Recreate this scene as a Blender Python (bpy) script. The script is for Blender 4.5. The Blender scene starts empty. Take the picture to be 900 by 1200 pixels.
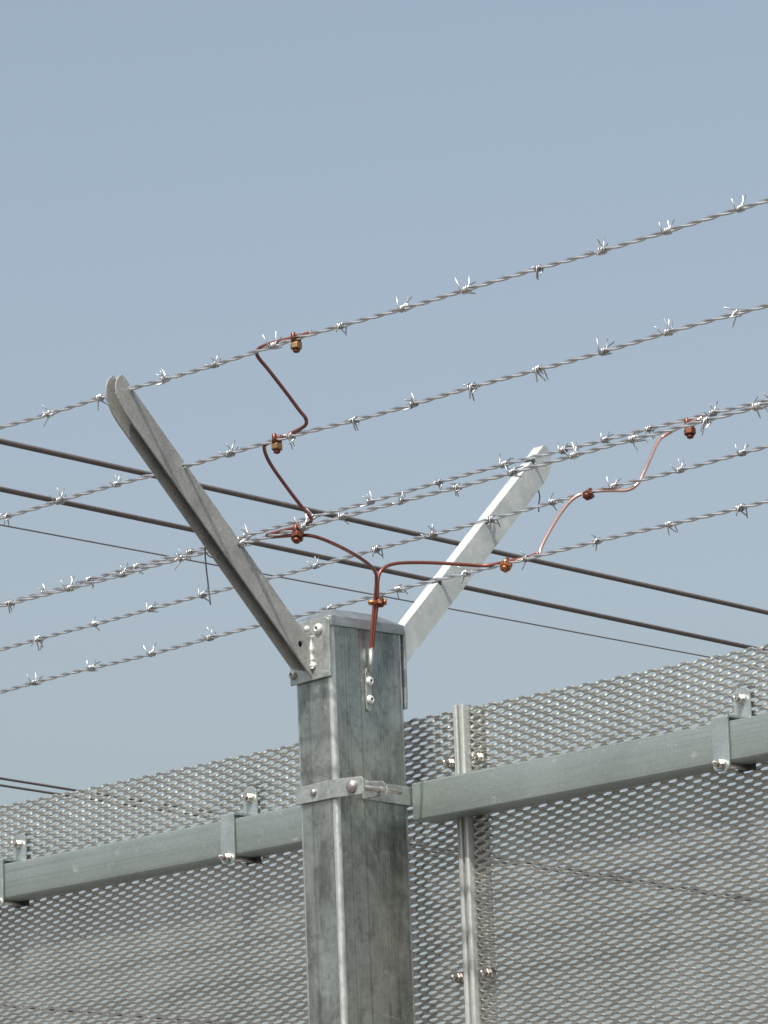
import bpy, bmesh, math, random
from mathutils import Vector, Matrix
from mathutils.geometry import tessellate_polygon

random.seed(7)
scene = bpy.context.scene
COL = scene.collection
ZG = 2.69          # metres from the ground to the reference height on the post (all mm figures below are relative to it)

# ------------------------------------------------------------------ camera
cam_d = bpy.data.cameras.new("camera")
cam_d.sensor_fit = 'HORIZONTAL'
cam_d.sensor_width = 36.0
cam_d.lens = 5868.49 * 36.0 / 900.0
cam_d.clip_start = 0.05
cam_d.clip_end = 8000.0
cam = bpy.data.objects.new("camera", cam_d)
COL.objects.link(cam)
R = ((0.6947, 0.7183, -0.0373), (0.1758, -0.1192, 0.9772), (-0.6975, 0.6854, 0.2091))
q = Matrix(((R[0][0], R[1][0], -R[2][0]), (R[0][1], R[1][1], -R[2][1]), (R[0][2], R[1][2], -R[2][2]))).to_quaternion()
cam.rotation_mode = 'QUATERNION'
cam.rotation_quaternion = q.normalized()
cam.location = (4.2416, -4.1019, -1.0880 + ZG)
scene.camera = cam

# ------------------------------------------------------------------ light and sky
SUN = Vector((0.20, -0.54, 0.82)).normalized()      # direction towards the sun
world = bpy.data.worlds.new("World")
scene.world = world
world.use_nodes = True
wn = world.node_tree
for n in list(wn.nodes):
    wn.nodes.remove(n)
sky = wn.nodes.new("ShaderNodeTexSky")
sky.sky_type = 'NISHITA'
sky.sun_disc = False
sky.sun_elevation = math.asin(SUN.z)
sky.sun_rotation = math.atan2(SUN.x, SUN.y)
sky.altitude = 100.0
sky.air_density = 1.25
sky.dust_density = 5.5
sky.ozone_density = 0.5
hsv = wn.nodes.new("ShaderNodeHueSaturation")
hsv.inputs["Saturation"].default_value = 0.78
bg = wn.nodes.new("ShaderNodeBackground")
bg.inputs["Strength"].default_value = 0.112
wo = wn.nodes.new("ShaderNodeOutputWorld")
wn.links.new(sky.outputs[0], hsv.inputs["Color"])
wn.links.new(hsv.outputs[0], bg.inputs["Color"])
wn.links.new(bg.outputs[0], wo.inputs["Surface"])

sun_d = bpy.data.lights.new("sun", 'SUN')
sun_d.energy = 3.5
sun_d.angle = math.radians(0.6)
sun_d.color = (1.0, 0.95, 0.87)
sun = bpy.data.objects.new("sun", sun_d)
sun.rotation_mode = 'QUATERNION'
sun.rotation_quaternion = SUN.to_track_quat('Z', 'Y')
sun.location = (1, -3, 8)
COL.objects.link(sun)

vs = scene.view_settings
vs.view_transform = 'Standard'
vs.look = 'None'
vs.exposure = 0.48
vs.gamma = 1.0
vs.use_curve_mapping = False

# ------------------------------------------------------------------ materials
def new_mat(name):
    m = bpy.data.materials.new(name)
    m.use_nodes = True
    nt = m.node_tree
    b = nt.nodes["Principled BSDF"]
    return m, nt, b

def ramp(nt, fac, stops):
    r = nt.nodes.new("ShaderNodeValToRGB")
    while len(r.color_ramp.elements) < len(stops):
        r.color_ramp.elements.new(0.5)
    for e, (p, c) in zip(r.color_ramp.elements, stops):
        e.position = p
        e.color = (c[0], c[1], c[2], 1) if isinstance(c, (tuple, list)) else (c, c, c, 1)
    nt.links.new(fac, r.inputs[0])
    return r.outputs[0]

def noise(nt, scale3, detail=4, rough=0.6, sc=1.0, dist=0.0, offset=(0, 0, 0)):
    tc = nt.nodes.new("ShaderNodeTexCoord")
    mp = nt.nodes.new("ShaderNodeMapping")
    mp.inputs["Scale"].default_value = scale3
    mp.inputs["Location"].default_value = offset
    nt.links.new(tc.outputs["Object"], mp.inputs["Vector"])
    n = nt.nodes.new("ShaderNodeTexNoise")
    n.inputs["Scale"].default_value = sc
    n.inputs["Detail"].default_value = detail
    n.inputs["Roughness"].default_value = rough
    n.inputs["Distortion"].default_value = dist
    nt.links.new(mp.outputs[0], n.inputs["Vector"])
    return n.outputs[0]

def mix(nt, kind, fac, a, b):
    m = nt.nodes.new("ShaderNodeMix")
    m.data_type = 'RGBA'
    m.blend_type = kind
    if isinstance(fac, (int, float)):
        m.inputs[0].default_value = fac
    else:
        nt.links.new(fac, m.inputs[0])
    for i, v in ((6, a), (7, b)):
        if isinstance(v, (tuple, list)):
            m.inputs[i].default_value = (v[0], v[1], v[2], 1)
        else:
            nt.links.new(v, m.inputs[i])
    return m.outputs[2]

def galvanised(name, light, dark, metallic=0.55, rough=0.45, blotch=(14, 14, 14), streak=None, streak_amt=0.5,
               spangle=120.0, spangle_amt=0.25, bump=0.15, scuff=0.0, lines=None):
    m, nt, b = new_mat(name)
    col = ramp(nt, noise(nt, blotch, 5, 0.62, 1.0, 0.4), [(0.32, dark), (0.68, light)])
    sp = noise(nt, (spangle,) * 3, 3, 0.7)
    col = mix(nt, 'MULTIPLY', 1.0, col, ramp(nt, sp, [(0.25, 1.0 - spangle_amt), (0.75, 1.0)]))
    if streak:
        s = noise(nt, streak, 4, 0.65, 1.0, 0.0, (3.1, 1.7, 0.2))
        col = mix(nt, 'MULTIPLY', 1.0, col, ramp(nt, s, [(0.36, 1.0 - streak_amt), (0.5, 1.0), (0.72, 1.0)]))
    if lines:
        # straight drawing lines left by the tube mill, running dead parallel to the tube
        ln = noise(nt, lines, 2, 0.55, 1.0, 0.0, (5.3, 2.2, 0.7))
        col = mix(nt, 'MULTIPLY', 1.0, col, ramp(nt, ln, [(0.480, 1.0), (0.495, 0.78), (0.505, 0.80), (0.520, 1.0)]))
        fine = noise(nt, (420, 420, 0.0), 2, 0.6, 1.0, 0.0, (1.3, 6.2, 0.0))
        col = mix(nt, 'MULTIPLY', 1.0, col, ramp(nt, fine, [(0.3, 0.88), (0.6, 1.0)]))
        # slanting wipe marks and patches of duller patina
        tc = nt.nodes.new("ShaderNodeTexCoord"); mp = nt.nodes.new("ShaderNodeMapping")
        mp.inputs["Rotation"].default_value = (math.radians(38), math.radians(-24), 0)
        mp.inputs["Scale"].default_value = (26, 42, 9)
        nt.links.new(tc.outputs["Object"], mp.inputs["Vector"])
        sm = nt.nodes.new("ShaderNodeTexNoise"); sm.inputs["Scale"].default_value = 1.0
        sm.inputs["Detail"].default_value = 5; sm.inputs["Roughness"].default_value = 0.6; sm.inputs["Distortion"].default_value = 0.15
        nt.links.new(mp.outputs[0], sm.inputs["Vector"])
        col = mix(nt, 'MULTIPLY', 1.0, col, ramp(nt, sm.outputs[0], [(0.36, 0.66), (0.44, 0.90), (0.46, 1.0), (0.60, 1.02), (0.66, 0.86)]))
        pt = noise(nt, (60, 60, 50), 7, 0.78, 1.0, 0.2, (2.7, 9.1, 3.3))
        col = mix(nt, 'MULTIPLY', 1.0, col, ramp(nt, pt, [(0.38, 0.74), (0.48, 0.97), (0.66, 1.10)]))
        tint = noise(nt, (9, 9, 5), 3, 0.5, 1.0, 0.3, (7.7, 1.1, 8.3))
        col = mix(nt, 'MULTIPLY', 1.0, col, ramp(nt, tint, [(0.38, (0.97, 1.0, 0.99)), (0.62, (1.0, 0.965, 0.91))]))
    if scuff:
        s2 = noise(nt, (35, 35, 55), 6, 0.75, 1.0, 1.2, (8, 2, 5))
        col = mix(nt, 'MIX', ramp(nt, s2, [(0.61, 0.0), (0.66, scuff)]), col, (0.62, 0.64, 0.63))
    nt.links.new(col, b.inputs["Base Color"])
    b.inputs["Metallic"].default_value = metallic
    rr = ramp(nt, sp, [(0.2, rough - 0.09), (0.8, rough + 0.12)])
    nt.links.new(rr, b.inputs["Roughness"])
    bp = nt.nodes.new("ShaderNodeBump")
    bp.inputs["Strength"].default_value = bump
    bp.inputs["Distance"].default_value = 0.0006
    nt.links.new(sp, bp.inputs["Height"])
    nt.links.new(bp.outputs[0], b.inputs["Normal"])
    return m

def plain_metal(name, col, metallic=0.9, rough=0.35, var=0.3, scale=200.0, col2=None):
    m, nt, b = new_mat(name)
    n = noise(nt, (scale,) * 3, 4, 0.65)
    c = ramp(nt, n, [(0.3, tuple(x * (1 - var) for x in col) if col2 is None else col2), (0.65, col)])
    nt.links.new(c, b.inputs["Base Color"])
    b.inputs["Metallic"].default_value = metallic
    nt.links.new(ramp(nt, n, [(0.2, rough + 0.12), (0.8, rough - 0.06)]), b.inputs["Roughness"])
    return m

M = {}
M['post'] = galvanised("post_zinc", (0.50, 0.54, 0.525), (0.30, 0.323, 0.312), 0.85, 0.37, (11, 11, 8), None, 0.16, 130, 0.22, 0.10, 0.25, (48, 48, 0.0))
M['post_corner'] = galvanised("post_corner_zinc", (0.70, 0.75, 0.73), (0.44, 0.48, 0.465), 0.75, 0.36, (70, 70, 30), (200, 200, 3), 0.2, 160, 0.2, 0.1)  # brighter than the faces: rubbed bend, plus the edge highlight put into the colour
M['cap'] = galvanised("cap_zinc", (0.50, 0.53, 0.51), (0.33, 0.355, 0.34), 0.85, 0.38, (30, 30, 30), None, 0, 160, 0.2, 0.12)
M['arm_old'] = galvanised("dull_arm_zinc", (0.45, 0.455, 0.44), (0.31, 0.315, 0.305), 0.25, 0.52, (22, 22, 22), None, 0, 260, 0.30, 0.25)
M['arm_new'] = galvanised("bright_arm_zinc", (0.68, 0.725, 0.71), (0.47, 0.52, 0.505), 0.3, 0.45, (26, 26, 26), None, 0, 140, 0.16, 0.15)
M['plate'] = galvanised("plate_zinc", (0.55, 0.59, 0.57), (0.30, 0.335, 0.325), 0.65, 0.40, (70, 70, 70), None, 0, 220, 0.25, 0.25, 0.8)
M['rail'] = galvanised("rail_zinc", (0.36, 0.415, 0.40), (0.295, 0.345, 0.333), 0.62, 0.36, (7, 9, 9), (1.1, 340, 340), 0.14, 200, 0.2, 0.12, 0.45)
M['mesh'] = galvanised("mesh_zinc", (0.76, 0.765, 0.74), (0.58, 0.585, 0.565), 0.86, 0.28, (6, 6, 6), None, 0, 300, 0.2, 0.1)
M['strip'] = galvanised("strip_zinc", (0.60, 0.63, 0.62), (0.46, 0.50, 0.49), 0.4, 0.42, (25, 25, 9), (160, 160, 2.5), 0.3, 180, 0.2, 0.12)
M['clip'] = galvanised("clip_zinc", (0.50, 0.57, 0.57), (0.37, 0.43, 0.43), 0.7, 0.40, (40, 40, 40), None, 0, 300, 0.25, 0.25)
M['wire'] = plain_metal("wire_zinc", (0.76, 0.78, 0.79), 0.95, 0.28, 0.25, 120)
M['barb'] = plain_metal("barb_zinc", (0.66, 0.68, 0.68), 0.95, 0.30, 0.3, 250)
M['barb_dull'] = plain_metal("barb_dull_zinc", (0.50, 0.52, 0.53), 0.95, 0.36, 0.4, 250)
M['steel'] = plain_metal("bolt_steel", (0.55, 0.52, 0.49), 0.95, 0.33, 0.2, 300)
M['bolt_white'] = plain_metal("bolt_bright_zinc", (0.72, 0.73, 0.71), 0.4, 0.40, 0.12, 300)
M['socket'] = plain_metal("bolt_socket", (0.10, 0.10, 0.10), 0.6, 0.5, 0.2, 300)
M['weld'] = galvanised("weld_zinc", (0.82, 0.84, 0.82), (0.60, 0.62, 0.60), 0.3, 0.42, (120, 120, 120), None, 0, 400, 0.3, 0.4)
M['copper_dull'] = plain_metal("copper_dull", (0.215, 0.084, 0.074), 0.5, 0.42, 0.15, 60)
M['copper_red'] = plain_metal("copper_red", (0.25, 0.088, 0.066), 0.6, 0.38, 0.15, 60)
M['copper_pale'] = plain_metal("copper_pale", (0.76, 0.50, 0.42), 0.85, 0.27, 0.12, 60)
M['bronze'] = plain_metal("bronze", (0.20, 0.075, 0.045), 0.75, 0.40, 0.3, 260, (0.12, 0.045, 0.03))
M['brass'] = plain_metal("brass_nut", (0.36, 0.23, 0.125), 0.8, 0.38, 0.3, 260, (0.20, 0.11, 0.055))
M['orange'] = plain_metal("new_copper_alloy", (0.46, 0.20, 0.095), 0.85, 0.30, 0.3, 260, (0.30, 0.11, 0.05))
M['cable'] = plain_metal("cable_grey", (0.15, 0.137, 0.128), 0.2, 0.6, 0.25, 30)
M['cable_thin'] = plain_metal("cable_pale_grey", (0.22, 0.22, 0.235), 0.1, 0.6, 0.2, 30)  # paler than the thick cables: haze put into the colour
M['tie'] = plain_metal("tie_dark", (0.12, 0.12, 0.13), 0.5, 0.5, 0.2, 200)

gm, gnt, gb = new_mat("gravel_ground")
gc = ramp(gnt, noise(gnt, (18, 18, 18), 8, 0.7), [(0.3, (0.060, 0.058, 0.053)), (0.7, (0.145, 0.140, 0.130))])
gnt.links.new(gc, gb.inputs["Base Color"])
gb.inputs["Roughness"].default_value = 0.95
M['ground'] = gm

# ------------------------------------------------------------------ mesh helpers (figures in millimetres)
def W(p):
    return Vector((p[0] / 1000.0, p[1] / 1000.0, p[2] / 1000.0 + ZG))

def tag(o, label=None, category=None, group=None, kind=None):
    if label: o["label"] = label
    if category: o["category"] = category
    if group: o["group"] = group
    if kind: o["kind"] = kind
    return o

def empty(name, p, label, category, group=None):
    o = bpy.data.objects.new(name, None)
    o.empty_display_size = 0.02
    COL.objects.link(o)
    o.location = W(p)
    return tag(o, label, category, group)

def world_loc(o):
    v = Vector((0, 0, 0))
    while o:
        v += o.location
        o = o.parent
    return v

class MB:
    """collects shapes in millimetres; build() links them as one object"""
    def __init__(s):
        s.v, s.f, s.sm = [], [], []
    def add(s, verts, faces, smooth=False):
        k = len(s.v)
        s.v += [tuple(v) for v in verts]
        for f in faces:
            s.f.append(tuple(i + k for i in f)); s.sm.append(smooth)
        return s
    def box(s, a, b):
        x0, y0, z0 = a; x1, y1, z1 = b
        return s.add([(x0, y0, z0), (x1, y0, z0), (x1, y1, z0), (x0, y1, z0), (x0, y0, z1), (x1, y0, z1), (x1, y1, z1), (x0, y1, z1)],
                     [(0, 3, 2, 1), (4, 5, 6, 7), (0, 1, 5, 4), (1, 2, 6, 5), (2, 3, 7, 6), (3, 0, 4, 7)])
    def prism(s, poly, d0, d1, frame):
        """poly (2-D, counter-clockwise) swept from d0 to d1; frame(u, v, d) gives the point"""
        n = len(poly)
        vs_ = [frame(u, v, d0) for u, v in poly] + [frame(u, v, d1) for u, v in poly]
        fs = [tuple(range(n))[::-1], tuple(range(n, 2 * n))]
        fs += [(i, (i + 1) % n, n + (i + 1) % n, n + i) for i in range(n)]
        return s.add(vs_, fs)
    def holed(s, poly, hole, d0, d1, frame):
        """prism of a polygon with one hole through it"""
        pts = poly + hole
        tri = tessellate_polygon([[Vector((u, v, 0)) for u, v in poly], [Vector((u, v, 0)) for u, v in hole]])
        n, m = len(poly), len(hole); N = n + m
        fs = [tuple(t) for t in tri] + [tuple(i + N for i in reversed(t)) for t in tri]
        fs += [(i, (i + 1) % n, N + (i + 1) % n, N + i) for i in range(n)]
        fs += [(n + i, n + (i + 1) % m, N + n + (i + 1) % m, N + n + i) for i in range(m)]
        return s.add([frame(u, v, d0) for u, v in pts] + [frame(u, v, d1) for u, v in pts], fs)
    def lathe(s, c, ax, prof, n=14, smooth=False, rot=0.0):
        """prof: list of (distance along axis, radius) from centre c along direction ax"""
        ax = Vector(ax).normalized()
        t = ax.cross(Vector((0, 0, 1)))
        if t.length < 1e-3: t = Vector((1, 0, 0))
        t.normalize(); b = ax.cross(t)
        c = Vector(c)
        vv, ff = [], []
        for h, r in prof:
            for i in range(n):
                a = rot + 2 * math.pi * i / n
                vv.append(c + ax * h + t * (r * math.cos(a)) + b * (r * math.sin(a)))
        m = len(prof)
        for j in range(m - 1):
            for i in range(n):
                ff.append((j * n + i, j * n + (i + 1) % n, (j + 1) * n + (i + 1) % n, (j + 1) * n + i))
        ff.append(tuple(range(n))[::-1]); ff.append(tuple(range((m - 1) * n, m * n)))
        return s.add(vv, ff, smooth)
    def tube(s, pts, r, n=6, smooth=True):
        pts = [Vector(p) for p in pts]
        m = len(pts)
        rs = r if isinstance(r, (list, tuple)) else [r] * m
        vv, ff = [], []
        t0 = (pts[1] - pts[0]).normalized()
        nrm = t0.orthogonal().normalized()
        for i in range(m):
            t = (pts[min(i + 1, m - 1)] - pts[max(i - 1, 0)]).normalized()
            nrm = (nrm - t * nrm.dot(t)).normalized()
            b = t.cross(nrm)
            for k in range(n):
                a = 2 * math.pi * k / n
                vv.append(pts[i] + (nrm * math.cos(a) + b * math.sin(a)) * rs[i])
        for i in range(m - 1):
            for k in range(n):
                ff.append((i * n + k, i * n + (k + 1) % n, (i + 1) * n + (k + 1) % n, (i + 1) * n + k))
        ff.append(tuple(range(n))[::-1]); ff.append(tuple(range((m - 1) * n, m * n)))
        return s.add(vv, ff, smooth)
    def mesh(s, name, mat, origin):
        me = bpy.data.meshes.new(name)
        o = origin
        me.from_pydata([(x / 1000.0 - o.x, y / 1000.0 - o.y, z / 1000.0 + ZG - o.z) for x, y, z in s.v], [], s.f)
        me.polygons.foreach_set("use_smooth", s.sm)
        me.materials.append(mat)
        bm = bmesh.new(); bm.from_mesh(me)
        bmesh.ops.recalc_face_normals(bm, faces=bm.faces)
        bm.to_mesh(me); bm.free()
        me.update()
        return me
    def build(s, name, mat, parent=None, at=None, bevel=0.0, segs=2):
        org = world_loc(parent) if parent else (W(at) if at else Vector((0, 0, 0)))
        o = bpy.data.objects.new(name, s.mesh(name, mat, org))
        COL.objects.link(o)
        if parent: o.parent = parent
        elif at: o.location = org
        if bevel:
            bv = o.modifiers.new("bevel", 'BEVEL')
            bv.width = bevel / 1000.0; bv.segments = segs
            bv.limit_method = 'ANGLE'; bv.angle_limit = math.radians(40)
            bv.harden_normals = False
        return o

def smooth_path(pts, sub=6):
    """Catmull-Rom through the points"""
    p = [Vector(x) for x in pts]
    p = [p[0] * 2 - p[1]] + p + [p[-1] * 2 - p[-2]]
    out = []
    for i in range(1, len(p) - 2):
        a, b, c, d = p[i - 1], p[i], p[i + 1], p[i + 2]
        for k in range(sub):
            t = k / sub
            out.append(0.5 * ((2 * b) + (c - a) * t + (2 * a - 5 * b + 4 * c - d) * t * t + (3 * b - a - 3 * c + d) * t ** 3))
    out.append(p[-2])
    return out

def round_rect(x0, y0, x1, y1, r, n=5):
    out = []
    for cx, cy, a0 in ((x1 - r, y0 + r, -90), (x1 - r, y1 - r, 0), (x0 + r, y1 - r, 90), (x0 + r, y0 + r, 180)):
        for i in range(n + 1):
            a = math.radians(a0 + 90 * i / n)
            out.append((cx + r * math.cos(a), cy + r * math.sin(a)))
    return out

def hollow(mb, outer, inner, d0, d1, frame):
    n = len(outer)
    L = [frame(u, v, d0) for u, v in outer] + [frame(u, v, d1) for u, v in outer] + [frame(u, v, d0) for u, v in inner] + [frame(u, v, d1) for u, v in inner]
    F = []
    for i in range(n):
        j = (i + 1) % n
        F += [(i, j, n + j, n + i), (2 * n + j, 2 * n + i, 3 * n + i, 3 * n + j), (i, 2 * n + i, 2 * n + j, j), (n + i, n + j, 3 * n + j, 3 * n + i)]
    return mb.add(L, F, False)

def shade_auto(o, deg=35):
    me = o.data
    me.polygons.foreach_set("use_smooth", [True] * len(me.polygons))
    bm = bmesh.new(); bm.from_mesh(me)
    for e in bm.edges:
        if len(e.link_faces) == 2 and e.calc_face_angle(0) > math.radians(deg): e.smooth = False
    bm.to_mesh(me); bm.free()
    return o

def hexbolt(mb, c, ax, flats=6.5, h=5.5, shank_r=4.0, shank=10.0, washer=8.0):
    """nut on a washer with the threaded end standing proud, along ax from c"""
    mb.lathe(c, ax, [(0, washer), (1.6, washer)], 18)
    mb.lathe(c, ax, [(1.6, flats), (1.6 + h - 0.6, flats), (1.6 + h, flats - 0.8)], 6)
    mb.lathe(c, ax, [(1.6 + h, shank_r), (1.6 + h + shank - 1, shank_r), (1.6 + h + shank, shank_r - 0.8)], 12, True)
    return mb

def button_head(parent, c, ax, r=6.2, h=4.2, washer=0.0, name="bolt"):
    mb = MB()
    base = 0
    if washer:
        mb.lathe(c, ax, [(0, washer), (1.5, washer)], 20); base = 1.5
    mb.lathe(c, ax, [(base, r), (base + h * 0.35, r * 0.97), (base + h * 0.75, r * 0.80), (base + h, r * 0.52), (base + h, r * 0.36), (base + h * 0.45, r * 0.36)], 18, True)
    o = mb.build(name, M['bolt_white'], parent)
    sk = MB().lathe(Vector(c) + Vector(ax).normalized() * (base + h * 0.5), ax, [(0, r * 0.35), (h * 0.30, r * 0.35)], 6)
    return o, sk

# ------------------------------------------------------------------ ground
me = bpy.data.meshes.new("ground")
me.from_pydata([(-2000, -2000, 0), (2000, -2000, 0), (2000, 2000, 0), (-2000, 2000, 0)], [], [(0, 1, 2, 3)])
me.materials.append(M['ground'])
g = bpy.data.objects.new("ground", me); COL.objects.link(g); tag(g, kind="structure")

# ------------------------------------------------------------------ the post
post = empty("fence_post", (0, 0, -2690), "grey galvanised square-edged steel fence post with a capped top and two slanted arms", "fence post")
mb = MB()
hollow(mb, round_rect(-35, -60, 30, 60, 6.4, 6), round_rect(-31, -56, 26, 56, 3.0, 6), -2700, 27, lambda u, v, d: (u, v, d))
tube_o = shade_auto(mb.build("post_tube", M['post'], post), 30)
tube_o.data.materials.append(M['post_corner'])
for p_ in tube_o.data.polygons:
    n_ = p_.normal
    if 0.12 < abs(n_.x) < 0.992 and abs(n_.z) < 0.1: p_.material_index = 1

# pressed cap: lip and a low hipped top
mb = MB()
lv = [(25.5, 1.4, 5.0), (25.8, 2.9, 5.0), (36.2, 2.9, 5.0), (37.4, 2.2, 5.0), (37.9, 0.5, 4.0)]
rings = [[(u, v, z) for u, v in round_rect(-35 - e, -60 - e, 30 + e, 60 + e, r, 5)] for z, e, r in lv]
rings.append([(u * 0.35, v * 0.62, 51.0) for u, v in round_rect(-33, -58, 28, 58, 4, 5)])
n = len(rings[0])
vv = [p for r_ in rings for p in r_]
ff = [(j * n + i, j * n + (i + 1) % n, (j + 1) * n + (i + 1) % n, (j + 1) * n + i) for j in range(len(rings) - 1) for i in range(n)]
ff += [tuple(range(n))[::-1], tuple(range((len(rings) - 1) * n, len(rings) * n))]
mb.add(vv, ff)
shade_auto(mb.build("cap", M['cap'], post), 32)

# slanted arms: a channel open on its lower side, on a bolted plate
# where the wires sit in each arm (y, z)
WIRES = {'L1': (-341, 280), 'L2': (-260, 198), 'L3': (-173, 116), 'R1': (327, 285), 'R2': (241, 194), 'R3': (154, 109)}
def make_arm(side, c0, depth, x0, x1, mat, label, keys, hole=None, far_extra=0.0):
    """side -1 leans to the front, +1 to the back; the web line is |y| - z = c0; the wires lie in slots cut through the web"""
    th = 2.4
    arm_dir = Vector((0, side, 1)).normalized()
    down = Vector((0, side, -1)).normalized()        # into the open side of the channel
    o0 = Vector((0, side * 64.0, 64.0 - c0))         # where the web meets the plate
    L = (352.0 - 64.0) * math.sqrt(2)
    fr = lambda s_, t_, x: tuple(Vector((x, 0, 0)) + o0 + arm_dir * s_ + down * t_)
    st = lambda y, z: ((Vector((0, y, z)) - o0).dot(arm_dir), (Vector((0, y, z)) - o0).dot(down))
    ss = sorted(st(*WIRES[k])[0] for k in keys)
    top = [(0.0, 0.0)]
    for q_ in ss:
        top += [(q_ - 3.4, 0.0), (q_ - 3.4, 4.6), (q_ - 2.0, 6.6), (q_ + 2.0, 6.6), (q_ + 3.4, 4.6), (q_ + 3.4, 0.0)]
    tip = [(L - 2.0, 0.0), (L + 1.0, 2.0)]
    for i in range(1, 10):                           # rounded lower corner of the tip
        a = math.radians(90 * i / 9.0)
        tip.append((L + 1.0 - 40 * (1 - math.cos(a)) + 3.0 * math.sin(2 * a), 2.0 + (depth - 2.0) * math.sin(a)))
    poly = top + tip
    d2 = depth + far_extra                           # the flange on the far side hangs a little lower
    poly_far = top + [(L - 1.0, 0.0), (L + 3.0, 2.0)]
    for i in range(1, 10):
        a = math.radians(90 * i / 9.0)
        poly_far.append((L + 3.0 - 46 * (1 - math.cos(a)) + 3.0 * math.sin(2 * a), 2.0 + (d2 - 2.0) * math.sin(a)))
    poly_far += [(-8.0, d2), (-22.0, 22.0)]
    foot = (-depth, depth)
    if hole:
        hs, ht = st(*hole); r = 4.0
        ring = [(hs + r * math.cos(math.radians(k)), ht + r * math.sin(math.radians(k))) for k in range(0, 360, 24)]
    poly.append(foot)
    mb = MB()
    for xa, xb in ((x0, x0 + th), (x1 - th, x1)):
        pl_ = poly_far if xa == x0 else poly
        if hole: mb.holed(pl_, ring, xa, xb, fr)
        else: mb.prism(pl_, xa, xb, fr)
    edges = [0.0] + [v for q_ in ss for v in (q_ - 3.4, q_ + 3.4)] + [L - 2]
    for k in range(0, len(edges), 2):
        mb.prism([(edges[k], 0.01), (edges[k + 1], 0.01), (edges[k + 1], th), (edges[k], th)], x0 + th - 0.05, x1 - th + 0.05, fr)
    arm = mb.build("extension_arm", mat, post)
    arm["label"] = label
    return arm

ARMX0, ARMX1 = -16.5, 1.2
arm_l = make_arm(-1, 56.0, 30.0, ARMX1 - 16.0, ARMX1, M['arm_old'], "dull grey channel arm leaning out to the left of the post top", ('L1', 'L2', 'L3'), (-82, 5), 6.0)
arm_r = make_arm(+1, 47.0, 33.0, ARMX0, ARMX1, M['arm_new'], "bright pale channel arm leaning away to the right of the post top", ('R1', 'R2', 'R3'))

# mounting plates under the arms
def plate(side, mat):
    poly = [(-38, -38), (31.5, -36), (31.5, 32), (27, 36), (-20, 36), (-29, 28), (-38, -10)]
    if side > 0: poly = [(-31, -64), (30.0, -64), (31.0, -40), (31.0, 32), (-31, 32)]
    mb = MB().prism(poly, 60.6, 64.2, lambda u, v, d: (u, side * d, v))
    return mb.build("mounting_plate", mat, post, bevel=0.7)
pl_f = plate(-1, M['plate']); pl_b = plate(1, M['plate'])

def weld(parent, pts, r):
    ps = []; rs = []
    for i in range(len(pts) - 1):
        a, b = Vector(pts[i]), Vector(pts[i + 1])
        for k in range(10):
            p = a.lerp(b, k / 10.0)
            ps.append(p + Vector((random.uniform(-.6, .6), 0, random.uniform(-.4, .4)))); rs.append(r * random.uniform(0.65, 1.25))
    ps.append(Vector(pts[-1])); rs.append(r)
    return MB().tube(ps, rs, 8).build("weld_bead", M['weld'], parent)
weld(pl_f, [(1.8, -65, 17), (2.0, -65, -14), (3.0, -65.5, -24)], 2.9)
MB().lathe((4.0, -64.2, -20), (0, -1, 0), [(0, 4.2), (2.2, 3.6), (3.6, 1.6)], 10, True).build("weld_blob", M['weld'], pl_f)
for x, z in ((14.5, 23), (-31.5, -26)):
    b_, sk = button_head(pl_f, (x, -64.2, z), (0, -1, 0), 6.6 if x > 0 else 5.6, 5.0, 0.0)
    if x < 0: b_.data.materials[0] = M['plate']
    so = sk.build("bolt_socket", M['socket'], pl_f)
hb = MB().lathe((1.2, -72, 24), (1, 0, 0), [(0, 4.2), (2.5, 4.0), (4.2, 2.2)], 10, True)
hb.build("bolt", M['bolt_white'], pl_f)

# two-part clamp band round the post at rail height
band = MB()
band.prism([(-36.6, -182), (29, -182), (78, -184), (80, -180), (80, -167), (76, -162.5), (29, -159.5), (-36.6, -161.5)], 60.6, 63.6, lambda u, v, d: (u, -d, v))
band_o = band.build("clamp_band", M['plate'], post, bevel=0.8)
band2 = MB()
band2.prism([(-19, -180), (63.5, -182.5), (63.5, -159.5), (-8, -158), (-19, -161)], 30.4, 33.2, lambda u, v, d: (d, u, v))
band2.prism([(33.4, -181), (45, -180), (47, -176), (47, -163), (44, -160), (33.4, -158)], -19, -16, lambda u, v, d: (u, d, v))
band2.box((-38, 60.6, -182.5), (30.2, 63.5, -159.5))
band2_o = band2.build("clamp_band", M['plate'], post, bevel=0.8)
cb = MB()
cb.lathe((61.0, -63.6, -172.6), (0, -1, 0), [(0, 8.4), (2.2, 8.0), (4.4, 6.2), (5.6, 3.2)], 20, True)
cb.lathe((61.0, -60.5, -172.6), (0, 1, 0), [(0, 3.4), (76, 3.4), (77.5, 2.6)], 12, True)
cb.build("bolt", M['steel'], band_o)
MB().lathe((61.0, -15.9, -172.6), (0, 1, 0), [(0, 6.6), (5, 6.6), (5.8, 5.8)], 6).build("nut", M['bolt_white'], band2_o)
# the ear of the rear half reaches out to the bolt
band3 = MB().prism([(45, -181), (66, -180), (70, -176), (70, -167), (66, -163), (45, -160)], -19, -16.1, lambda u, v, d: (u, d, v))
band3.build("clamp_ear", M['plate'], band2_o, bevel=0.8)
sb = MB().lathe((-4.6, -63.6, -171), (0, -1, 0), [(0, 4.6), (2.4, 4.2), (3.4, 2.4)], 8, True).build("screw", M['steel'], band_o)

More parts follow.
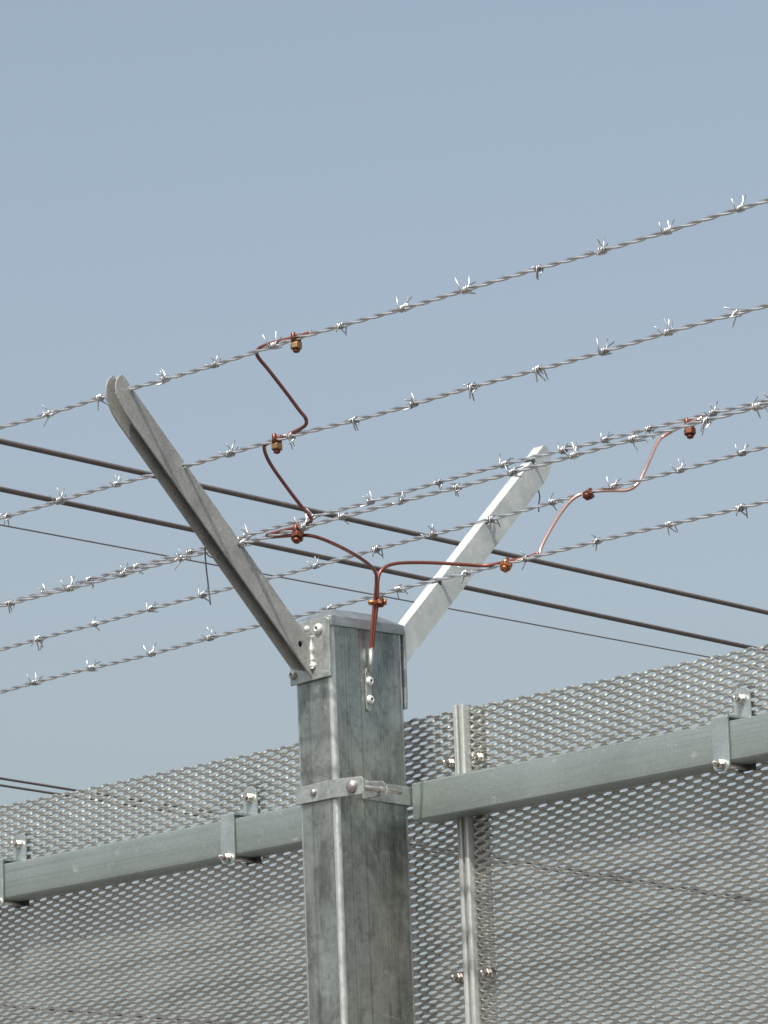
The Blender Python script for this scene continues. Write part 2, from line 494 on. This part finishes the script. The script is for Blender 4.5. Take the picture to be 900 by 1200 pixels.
# ------------------------------------------------------------------ rails with their clips
def make_rail(x0, x1, label):
    t = empty("fence_rail", (x0 if x0 > 0 else x1, 80, -178), label, "fence rail", "rails on either side of the post")
    mb = MB()
    hollow(mb, round_rect(60, -201, 100, -155, 2.4, 4), round_rect(63, -198, 97, -158, 2.0, 4), x0, x1, lambda u, v, d: (d, u, v))
    shade_auto(mb.build("rail_tube", M['rail'], t), 30)
    return t
rail_r = make_rail(36.0, 1320, "grey square-section steel rail running from the post to the right edge")
rail_l = make_rail(-1320, -36.0, "grey square-section steel rail running from the post to the left edge")

def make_clip(rail, xc):
    hw = 12.4
    mb = MB()
    # side profile in (y, z), 3 mm strip: front drop, over the rail, up the mesh
    t = 2.6
    prof = [(56.6, -205), (56.6, -150), (58.5, -148.2), (95, -148.2), (96.6, -146.8), (96.6, -119)]
    prof_in = [(56.6 + t, -205), (56.6 + t, -151.4), (60.6, -151), (96.8, -151), (96.6 + t, -148.6), (96.6 + t, -119)]
    m_ = len(prof)
    vv = [(xc - hw, y, z) for y, z in prof] + [(xc - hw, y, z) for y, z in prof_in] + [(xc + hw, y, z) for y, z in prof] + [(xc + hw, y, z) for y, z in prof_in]
    ff = []
    for i in range(m_ - 1):
        a = i; b = i + 1
        ff += [(a, b, 2 * m_ + b, 2 * m_ + a), (m_ + b, m_ + a, 3 * m_ + a, 3 * m_ + b), (a, m_ + a, m_ + b, b), (2 * m_ + b, 3 * m_ + b, 3 * m_ + a, 2 * m_ + a)]
    ff += [(0, 2 * m_, 3 * m_, m_), (m_ - 1, 2 * m_ - 1, 4 * m_ - 1, 3 * m_ - 1)]
    mb.add(vv, ff)
    def tongue(zc, up, y0):
        pts = [(-hw, 0)] + [(hw * math.cos(math.radians(180 - 180 * i / 10)) * 0.999, 7.0 * math.sin(math.radians(180 * i / 10))) for i in range(1, 10)] + [(hw, 0)]
        mb.prism(pts, y0, y0 + t, lambda u, v, d: (xc + u, d, zc + up * v))
    tongue(-205.02, -1, 56.6)
    tongue(-118.98, 1, 96.6)
    c = mb.build("clip", M['clip'], rail, bevel=0.4)
    lb = MB()
    hexbolt(lb, (xc, 56.5, -203.5), (0, -1, 0), 5.6, 4.6, 3.2, 9.5, 6.6)
    lb.lathe((xc, 57, -203.5), (0, 1, 0), [(0, 3.6), (46, 3.6)], 10, True)
    lb.build("bolt", M['steel'], c)
    ub = MB()
    hexbolt(ub, (xc, 96.5, -125.5), (0, -1, 0), 5.6, 4.6, 3.2, 8.5, 6.6)
    ub.build("bolt", M['steel'], c)
    # small hook plate that holds the bolt on the mesh
    hp = MB().prism([(-13, -4), (13, -4), (13, 4), (-13, 4)], 99.2, 100.8, lambda u, v, d: (xc + u, d, -203.5 + v))
    hp.build("hook_plate", M['tie'], c)  # dark colour stands in for the shade this plate lies in
for xc in (534, 979): make_clip(rail_r, xc)
for xc in (-289, -735, -1180): make_clip(rail_l, xc)

# ------------------------------------------------------------------ expanded metal panels
SWD, LWD = 10.77, 25.9
TILT = math.radians(45)
SW, ST = 4.0, 1.8            # strand width and thickness
Y0 = 105.0
def expanded(x0, x1, ztop, zbot, name, label, at):
    cu, su = math.cos(TILT), math.sin(TILT)
    Az = SWD / 4 - SW / 2 * cu
    Ay = SW / 2 * su * 0.3
    half = LWD / 2
    i0, i1 = math.floor(x0 / half), math.ceil(x1 / half)
    bond = 3.2       # half length of a bond
    xs = []                                       # (x, wave value on even rows)
    for i in range(i0, i1 + 1):
        sg = 1 if i % 2 == 0 else -1
        for dx, wv in ((-bond, 0.96), (bond, 0.96), (bond + (half - 2 * bond) * 0.3, 0.50), (bond + (half - 2 * bond) * 0.7, -0.50)):
            x = i * half + dx
            if x0 - 0.1 <= x <= x1 + 0.1: xs.append((x, sg * wv))
    rows = int((ztop - zbot) / (SWD / 2))
    vv, ff = [], []
    rnd = random.Random(3)
    for j in range(rows):
        zr = ztop - 4.0 - j * SWD / 2
        k0 = len(vv)
        jit = 0.0
        for x, wv in xs:
            up = wv if j % 2 == 0 else -wv
            jz = rnd.uniform(-.12, .12); jy = rnd.uniform(-.12, .12)
            cz = zr + up * Az + jz
            cy = Y0 + up * Ay + jy + 0.9 * math.sin(x / 131.0 + zr / 170.0) + 0.6 * math.sin(x / 57.0 - zr / 83.0)
            hw = SW / 2 + 0.06
            ux, uy, uz = 0, -su, cu               # across the strand: its front edge is the upper one
            nx, ny, nz = 0, -cu, -su
            for a, b in ((-1, -1), (1, -1), (1, 1), (-1, 1)):
                vv.append((x, cy + uy * hw * a + ny * ST / 2 * b, cz + uz * hw * a + nz * ST / 2 * b))
        m_ = len(xs)
        for s_ in range(m_ - 1):
            for e in range(4):
                p = k0 + s_ * 4
                ff.append((p + e, p + (e + 1) % 4, p + 4 + (e + 1) % 4, p + 4 + e))
    org = W(at)
    me = bpy.data.meshes.new(name)
    me.from_pydata([(x / 1000 - org.x, y / 1000 - org.y, z / 1000 + ZG - org.z) for x, y, z in vv], [], ff)
    me.materials.append(M['mesh'])
    me.update()
    o = bpy.data.objects.new(name, me); COL.objects.link(o); o.location = org
    bm = bmesh.new(); bm.from_mesh(me); bmesh.ops.recalc_face_normals(bm, faces=bm.faces); bm.to_mesh(me); bm.free()
    return tag(o, label, "fence panel", "expanded metal panels")
ZB = -660
expanded(-1100, 79, -66, ZB, "mesh_panel", "expanded metal mesh panel behind the post and left-hand rail", (-600, Y0, ZB))
expanded(90, 950, -66, ZB, "mesh_panel", "expanded metal mesh panel right of the upright joint strip", (700, Y0, ZB))

# joint between the two panels
jt = empty("joint_strip", (84, 106, -660), "pale upright metal strip covering the joint between the two mesh panels", "joint strip")
mb = MB().box((60, 109.6, -660), (112, 112.4, -66.5)); mb.build("backing_plate", M['strip'], jt)
for xa, xb in ((75.6, 82.6), (86.0, 93.4)):
    mb = MB()
    mb.prism(round_rect(xa, 93.0, xb, 109.4, 2.2, 4), -660, -64.5, lambda u, v, d: (u, v, d))
    shade_auto(mb.build("edge_trim", M['strip'], jt), 30)
MB().box((82.8, 97.5, -660), (85.8, 109.4, -66)).build("joint_gasket", M['rail'], jt)
for z in (-131.5, -389, -646):
    for x in (63, 111.5):
        b_ = MB()
        hexbolt(b_, (x, 100.8, z), (0, -1, 0), 5.4, 4.4, 3.0, 8.5, 6.8)
        b_.lathe((x, 101, z), (0, 1, 0), [(0, 3.4), (9, 3.4)], 10, True)
        b_.build("bolt", M['steel'], jt)

# ------------------------------------------------------------------ barbed wires
def barb_mesh(seed):
    rnd = random.Random(seed)
    mb = MB()
    for w in range(2):
        ph = rnd.uniform(0, 6.28) if w == 0 else ph + math.pi * rnd.uniform(0.4, 0.65)
        ln = rnd.uniform(10.5, 15.0)
        turns = 1.45
        r = 3.5
        steps = 11
        sgn = 1 if w == 0 else -1
        xo = -2.0 + 4.2 * w
        P_ = []
        for i in range(steps + 1):
            a = ph + sgn * 2 * math.pi * turns * i / steps
            P_.append(Vector((xo + (i / steps - .5) * 4.6, r * math.cos(a), r * math.sin(a))))
        a0 = ph; a1 = ph + sgn * 2 * math.pi * turns
        t0 = Vector((0, -math.sin(a0), math.cos(a0))) * sgn
        t1 = Vector((0, -math.sin(a1), math.cos(a1))) * sgn
        e0 = P_[0] - t0 * ln + Vector((rnd.uniform(-3, 1), 0, 0))
        e1 = P_[-1] + t1 * ln + Vector((rnd.uniform(-1, 3), 0, 0))
        pts = [e0] + P_ + [e1]
        mb.tube(pts, [0.6] + [1.05] * (len(pts) - 2) + [0.6], 5)
    return mb
BARBS = []
for s_ in range(9):
    mb = barb_mesh(s_)
    me = bpy.data.meshes.new("barb")
    me.from_pydata([(x / 1000, y / 1000, z / 1000) for x, y, z in mb.v], [], mb.f)
    me.polygons.foreach_set("use_smooth", mb.sm)
    me.materials.append(M['barb_dull'] if s_ in (1, 3, 4, 6) else M['barb'])
    BARBS.append(me)

def wire_z(z, X, zl, zr):
    return z + (zl * (-X / 900.0) ** 1.15 if X < 0 else zr * (X / 540.0))

def barbed_wire(key, zl, zr, barbs, label, x0=-1300, x1=1300, phase=0.0, lay=50.0):
    y, z = WIRES[key]
    t = empty("barbed_wire", (x0, y, z), label, "barbed wire", "barbed wires strung along the fence top")
    n = int((x1 - x0) / 3.0)
    w1, w2 = random.uniform(0, 6), random.uniform(0, 6)
    wob = lambda X: (0.7 * math.sin(X / 47.0 + w1) + 0.5 * math.sin(X / 113.0 + w2), 0.65 * math.sin(X / 53.0 + w2) + 0.6 * math.sin(X / 141.0 + w1))
    for k in (0, 1):
        mb = MB(); pts = []
        for i in range(n + 1):
            X = x0 + (x1 - x0) * i / n
            a = phase + math.pi * k + 2 * math.pi * X / lay + 0.35 * math.sin(X / 90.0)
            oy, oz = wob(X)
            pts.append((X, y + oy + 1.44 * math.cos(a), wire_z(z, X, zl, zr) + oz + 1.44 * math.sin(a)))
        mb.tube(pts, 1.44, 7)
        mb.build("strand", M['wire'], t)
    xs = list(barbs)
    while xs[-1] < x1 - 120: xs.append(xs[-1] + random.uniform(90, 108))
    while xs[0] > x0 + 120: xs.insert(0, xs[0] - random.uniform(90, 108))
    org = world_loc(t)
    for X in xs:
        b_ = bpy.data.objects.new("barb", random.choice(BARBS))
        COL.objects.link(b_)
        b_.parent = t
        b_.location = W((X, y + wob(X)[0], wire_z(z, X, zl, zr) + wob(X)[1])) - org
        b_.rotation_euler = (random.uniform(0, 6.28), random.uniform(-.12, .12), random.uniform(-.12, .12))
        s_ = random.uniform(0.9, 1.12); b_.scale = (s_, s_, s_)
    return t
barbed_wire('L1', 0, 1, [-145, -51, 62, 148, 249, 358, 457, 556, 663, 757, 853], "uppermost barbed wire, through the tip of the dull left arm", phase=0.3)
barbed_wire('L2', -1, 1, [-322, -223, -117, 82, 185, 289, 385, 478, 579, 680, 774], "second barbed wire down, through the middle of the dull left arm", phase=1.3)
barbed_wire('L3', -4, 4, [-422, -309, -209, -105, 5, 112, 176, 272, 363, 451, 544, 636, 743, 817], "third barbed wire down, through the lowest slot of the dull left arm", phase=2.0)
barbed_wire('R1', -13, -4, [-640, -526, -400, -290, -164, -47, 59, 130, 203, 309], "barbed wire through the tip of the pale right arm", phase=0.8)
barbed_wire('R2', -13, 6, [-856, -737, -625, -523, -306, -194, -91, 11, 117, 220, 328, 428], "barbed wire through the middle slot of the pale right arm", phase=1.7)
barbed_wire('R3', -12, 2, [-764, -648, -528, -414, -310, -190, -69, 47, 152, 269, 386, 498], "lowest barbed wire, crossing just above the post cap", phase=2.6)

# ------------------------------------------------------------------ copper earthing wires
def copper(pts, mat, label, r=2.15):
    o = MB().tube(smooth_path(pts, 5), r, 9).build("copper_wire", mat, None, at=pts[0])
    return tag(o, label, "copper wire", "copper earthing wires")
copper([(310, -341, 284), (284, -341, 284), (253, -342, 284.5), (236, -342, 284.5), (222, -341, 283), (215, -337, 277), (218, -322, 261), (219, -298, 239), (219.5, -279, 221), (220.5, -270, 212), (213, -264, 206), (188, -261, 202.5), (161, -260, 200.5), (146, -259, 199), (137, -258, 195), (130, -243, 180), (126, -215, 157), (124.5, -189, 135.5), (126.5, -179, 126), (122, -174.5, 120.5), (98, -174, 118.5), (71, -174, 118.5), (47, -174, 118)],
       M['copper_dull'], "dark copper wire zigzagging down between the three front barbed wires")
copper([(48, -170, 116), (72, -170, 113), (97, -168, 110), (120, -162, 104), (118, -120, 96.5), (101, -70, 90.5), (78, -30, 86.5), (60, -10, 79), (46, -0.6, 57), (40, -0.4, 28), (35.2, -0.2, -2)],
       M['copper_red'], "reddish copper wire bowing from the rusty-brown clamp down to the post lug")
copper([(172, 154, 112.5), (150, 155, 111), (124, 154, 111.5), (88, 149, 111.5), (74, 120, 112), (57, 80, 112.5), (51, 35, 107.5), (51, 12, 99), (49, 4, 86), (47, 2.9, 57), (41, 2.4, 28), (35.8, 1.6, -2)],
       M['copper_red'], "reddish copper wire running nearly level across the pale right arm to the post")
copper([(171, 156, 110.5), (169, 164, 124), (164, 190, 153), (159.5, 215, 177), (160, 232, 191.5), (168, 241, 197.5), (192, 242, 196.5), (220, 242, 192), (240, 243, 189), (251, 250, 196), (249, 268, 218), (237, 295, 243), (228, 316, 262), (231, 326, 270), (259, 327, 276.5), (292, 327, 280)],
       M['copper_pale'], "shiny pale copper wire stepping up the three rear barbed wires at the right")

# ------------------------------------------------------------------ split-bolt clamps
def split_bolt(p, axis, label, body_mat, nut_mat, s=1.0, wire_dir=(1, 0, 0), long=1.0):
    """two prongs with the wires between them, a saddle, a nut and the threaded end"""
    t = empty("wire_clamp", p, label, "wire clamp", "copper wire clamps")
    ax = Vector(axis).normalized()                    # from prongs to nut
    wd = Vector(wire_dir); wd = (wd - ax * wd.dot(ax)).normalized()
    cr = ax.cross(wd)
    P0 = Vector(p)
    mb = MB()
    for sg in (-1, 1):
        c = P0 + cr * (sg * 4.7 * s) - ax * (7.0 * s * long)
        mb.lathe(c, ax, [(0, 2.2 * s), (1.2 * s, 3.2 * s), (14 * s * long, 3.2 * s)], 9, True)
    mb.build("prong", body_mat, t)
    # saddle pressed on the wires
    sd = MB()
    sd.prism([(-5.4, -3.2), (5.4, -3.2), (5.4, 3.2), (-5.4, 3.2)], 3.4 * s, 6.0 * s, lambda u, v, d: tuple(P0 + cr * (u * s) + wd * (v * s) + ax * d))
    sd.build("saddle", body_mat, t, bevel=0.6)
    nb = MB().lathe(P0 + ax * (6.2 * s), ax, [(0, 7.2 * s), (0.8 * s, 8.0 * s), (7.4 * s, 8.0 * s), (8.4 * s, 7.0 * s)], 6, False, 0.35)
    nb.build("nut", nut_mat, t, bevel=0.5)
    eb = MB().lathe(P0 + ax * (14.6 * s), ax, [(0, 4.6 * s), (3.2 * s, 4.6 * s), (4.4 * s, 3.4 * s)], 12, True)
    eb.build("thread_end", body_mat, t)
    return t
split_bolt((284, -341, 282.5), (0.05, -0.05, -1), "dark bronze clamp with square nut hanging from the topmost barbed wire", M['bronze'], M['brass'], 0.88)
split_bolt((161, -260, 200), (0.05, -0.08, -1), "bronze clamp on the second barbed wire, between the two bends of the dark copper wire", M['bronze'], M['brass'], 0.88)
split_bolt((100, -173, 115), (0.25, -0.45, -0.85), "rusty-brown clamp where dark and reddish copper wires meet beside the left arm", M['bronze'], M['bronze'])
split_bolt((270, 327, 276), (0.1, -0.1, -1), "dark reddish clamp at the upper right end of the pale copper wire", M['bronze'], M['bronze'], 0.95)
split_bolt((181, 240, 195), (0.35, -0.85, -0.35), "round dark clamp at the middle of the pale stepped copper wire", M['bronze'], M['bronze'], 0.85)
split_bolt((121, 153, 108.5), (0.35, -0.8, -0.55), "bright orange-copper clamp just right of the pale right arm", M['orange'], M['orange'], 0.9)
split_bolt((43, 0, 57), (0.72, 0.6, 0.0), "shiny copper clamp gripping both reddish wires above the post cap", M['orange'], M['bronze'], 0.85, (0, 0, 1))

# cable lug on the side of the post
lug = empty("cable_lug", (33, -1, -40), "small silver cable lug with two white bolts on the post's right side", "cable lug")
mb = MB()
mb.tube([(35.6, 0.8, 3), (35.2, 0.3, -14), (34.2, -1, -25)], [3.1, 3.0, 2.4], 12)
mb.build("barrel", M['plate'], lug)
tp = [(5.4 * math.cos(math.radians(a)), 5.4 * math.sin(math.radians(a))) for a in range(0, 181, 20)]
mb = MB().prism([(-6.0, -66)] + [(u * 1.0 - 0.5, -70 - v * 0.7) for u, v in reversed(tp)][::1] + [(5.0, -66), (5.0, -27), (2.8, -21), (-3.8, -21), (-6.0, -27)], 30.5, 33.0, lambda u, v, d: (d, u * 0.82 - 2.0, v))
mb.build("tongue", M['plate'], lug, bevel=0.4)
for y, z in ((-1.8, -37), (-2.0, -59.5)):
    b_, sk = button_head(lug, (33.0, y, z), (1, 0, 0), 5.6, 4.6, 0.0)
    sk.build("socket", M['socket'], b_)

# loose tie wires
tw = MB().tube(smooth_path([(-14, -203, 152), (-20, -204, 138), (-27, -204, 120), (-29, -203, 98), (-27, -202, 70), (-25, -201, 44)], 5), 0.9, 6)
tw.tube(smooth_path([(-28, -204, 108), (-20, -203, 100), (-10, -198, 99), (-2, -190, 104)], 5), 0.8, 6)
tw.tube(smooth_path([(-29, -203, 112), (-22, -200, 118), (-15, -196, 120)], 5), 0.8, 6)
tag(tw.build("tie_wire", M['tie'], None, at=(-20, -203, 150)), "thin dark tie wire hanging from the underside of the dull left arm", "tie wire")
tw = MB().tube(smooth_path([(-7, 333, 268), (-8, 345, 252), (-8, 349, 240), (-7, 346, 230), (-7, 345, 219)], 5), 0.8, 6)
tag(tw.build("tie_wire", M['tie'], None, at=(-7, 335, 270)), "short dark tie wire end sticking out below the tip of the pale right arm", "tie wire")

# ------------------------------------------------------------------ overhead lines far behind the fence
def cable(a, b, r, label, sag=0.0, mat='cable'):
    A = Vector(a); B = Vector(b); d = (B - A)
    pts = []
    for i in range(61):
        t = -9 + 20 * i / 60.0
        p = A + d * t
        pts.append((p.x * 1000, p.y * 1000, p.z * 1000 + sag * ((t - .5) ** 2 - .25) * 1000))
    o = MB().tube(pts, r, 8).build("overhead_cable", M[mat], None, at=pts[30])
    tag(o, label, "overhead cable", "overhead cables behind the fence")
cable((-6.2231, 4.6896, 2.0695), (-6.7441, 8.497, 2.0764), 8.6, "upper of the two thick dark cables crossing behind the arms")
cable((-6.2620, 4.7185, 1.9435), (-6.7628, 8.3787, 1.9526), 8.2, "lower of the two thick dark cables crossing behind the arms")
cable((-6.3224, 4.7663, 1.8575), (-6.7913, 8.1935, 1.9062), 2.6, "thin grey cable passing below the two thick ones", 0.0, 'cable_thin')
cable((-15.2828, 12.2515, 3.0218), (-15.8668, 16.5201, 2.9887), 7.0, "upper of two close cables meeting the mesh top at the far left")
cable((-15.2835, 12.2512, 2.9887 - 0.003), (-15.8674, 16.5194, 2.9663), 6.6, "lower of two close cables meeting the mesh top at the far left")
cable((-15.7040, 12.9189, 1.9124), (-15.9928, 15.0290, 1.9372), 7.0, "cable glimpsed only through the mesh holes at the lower left")
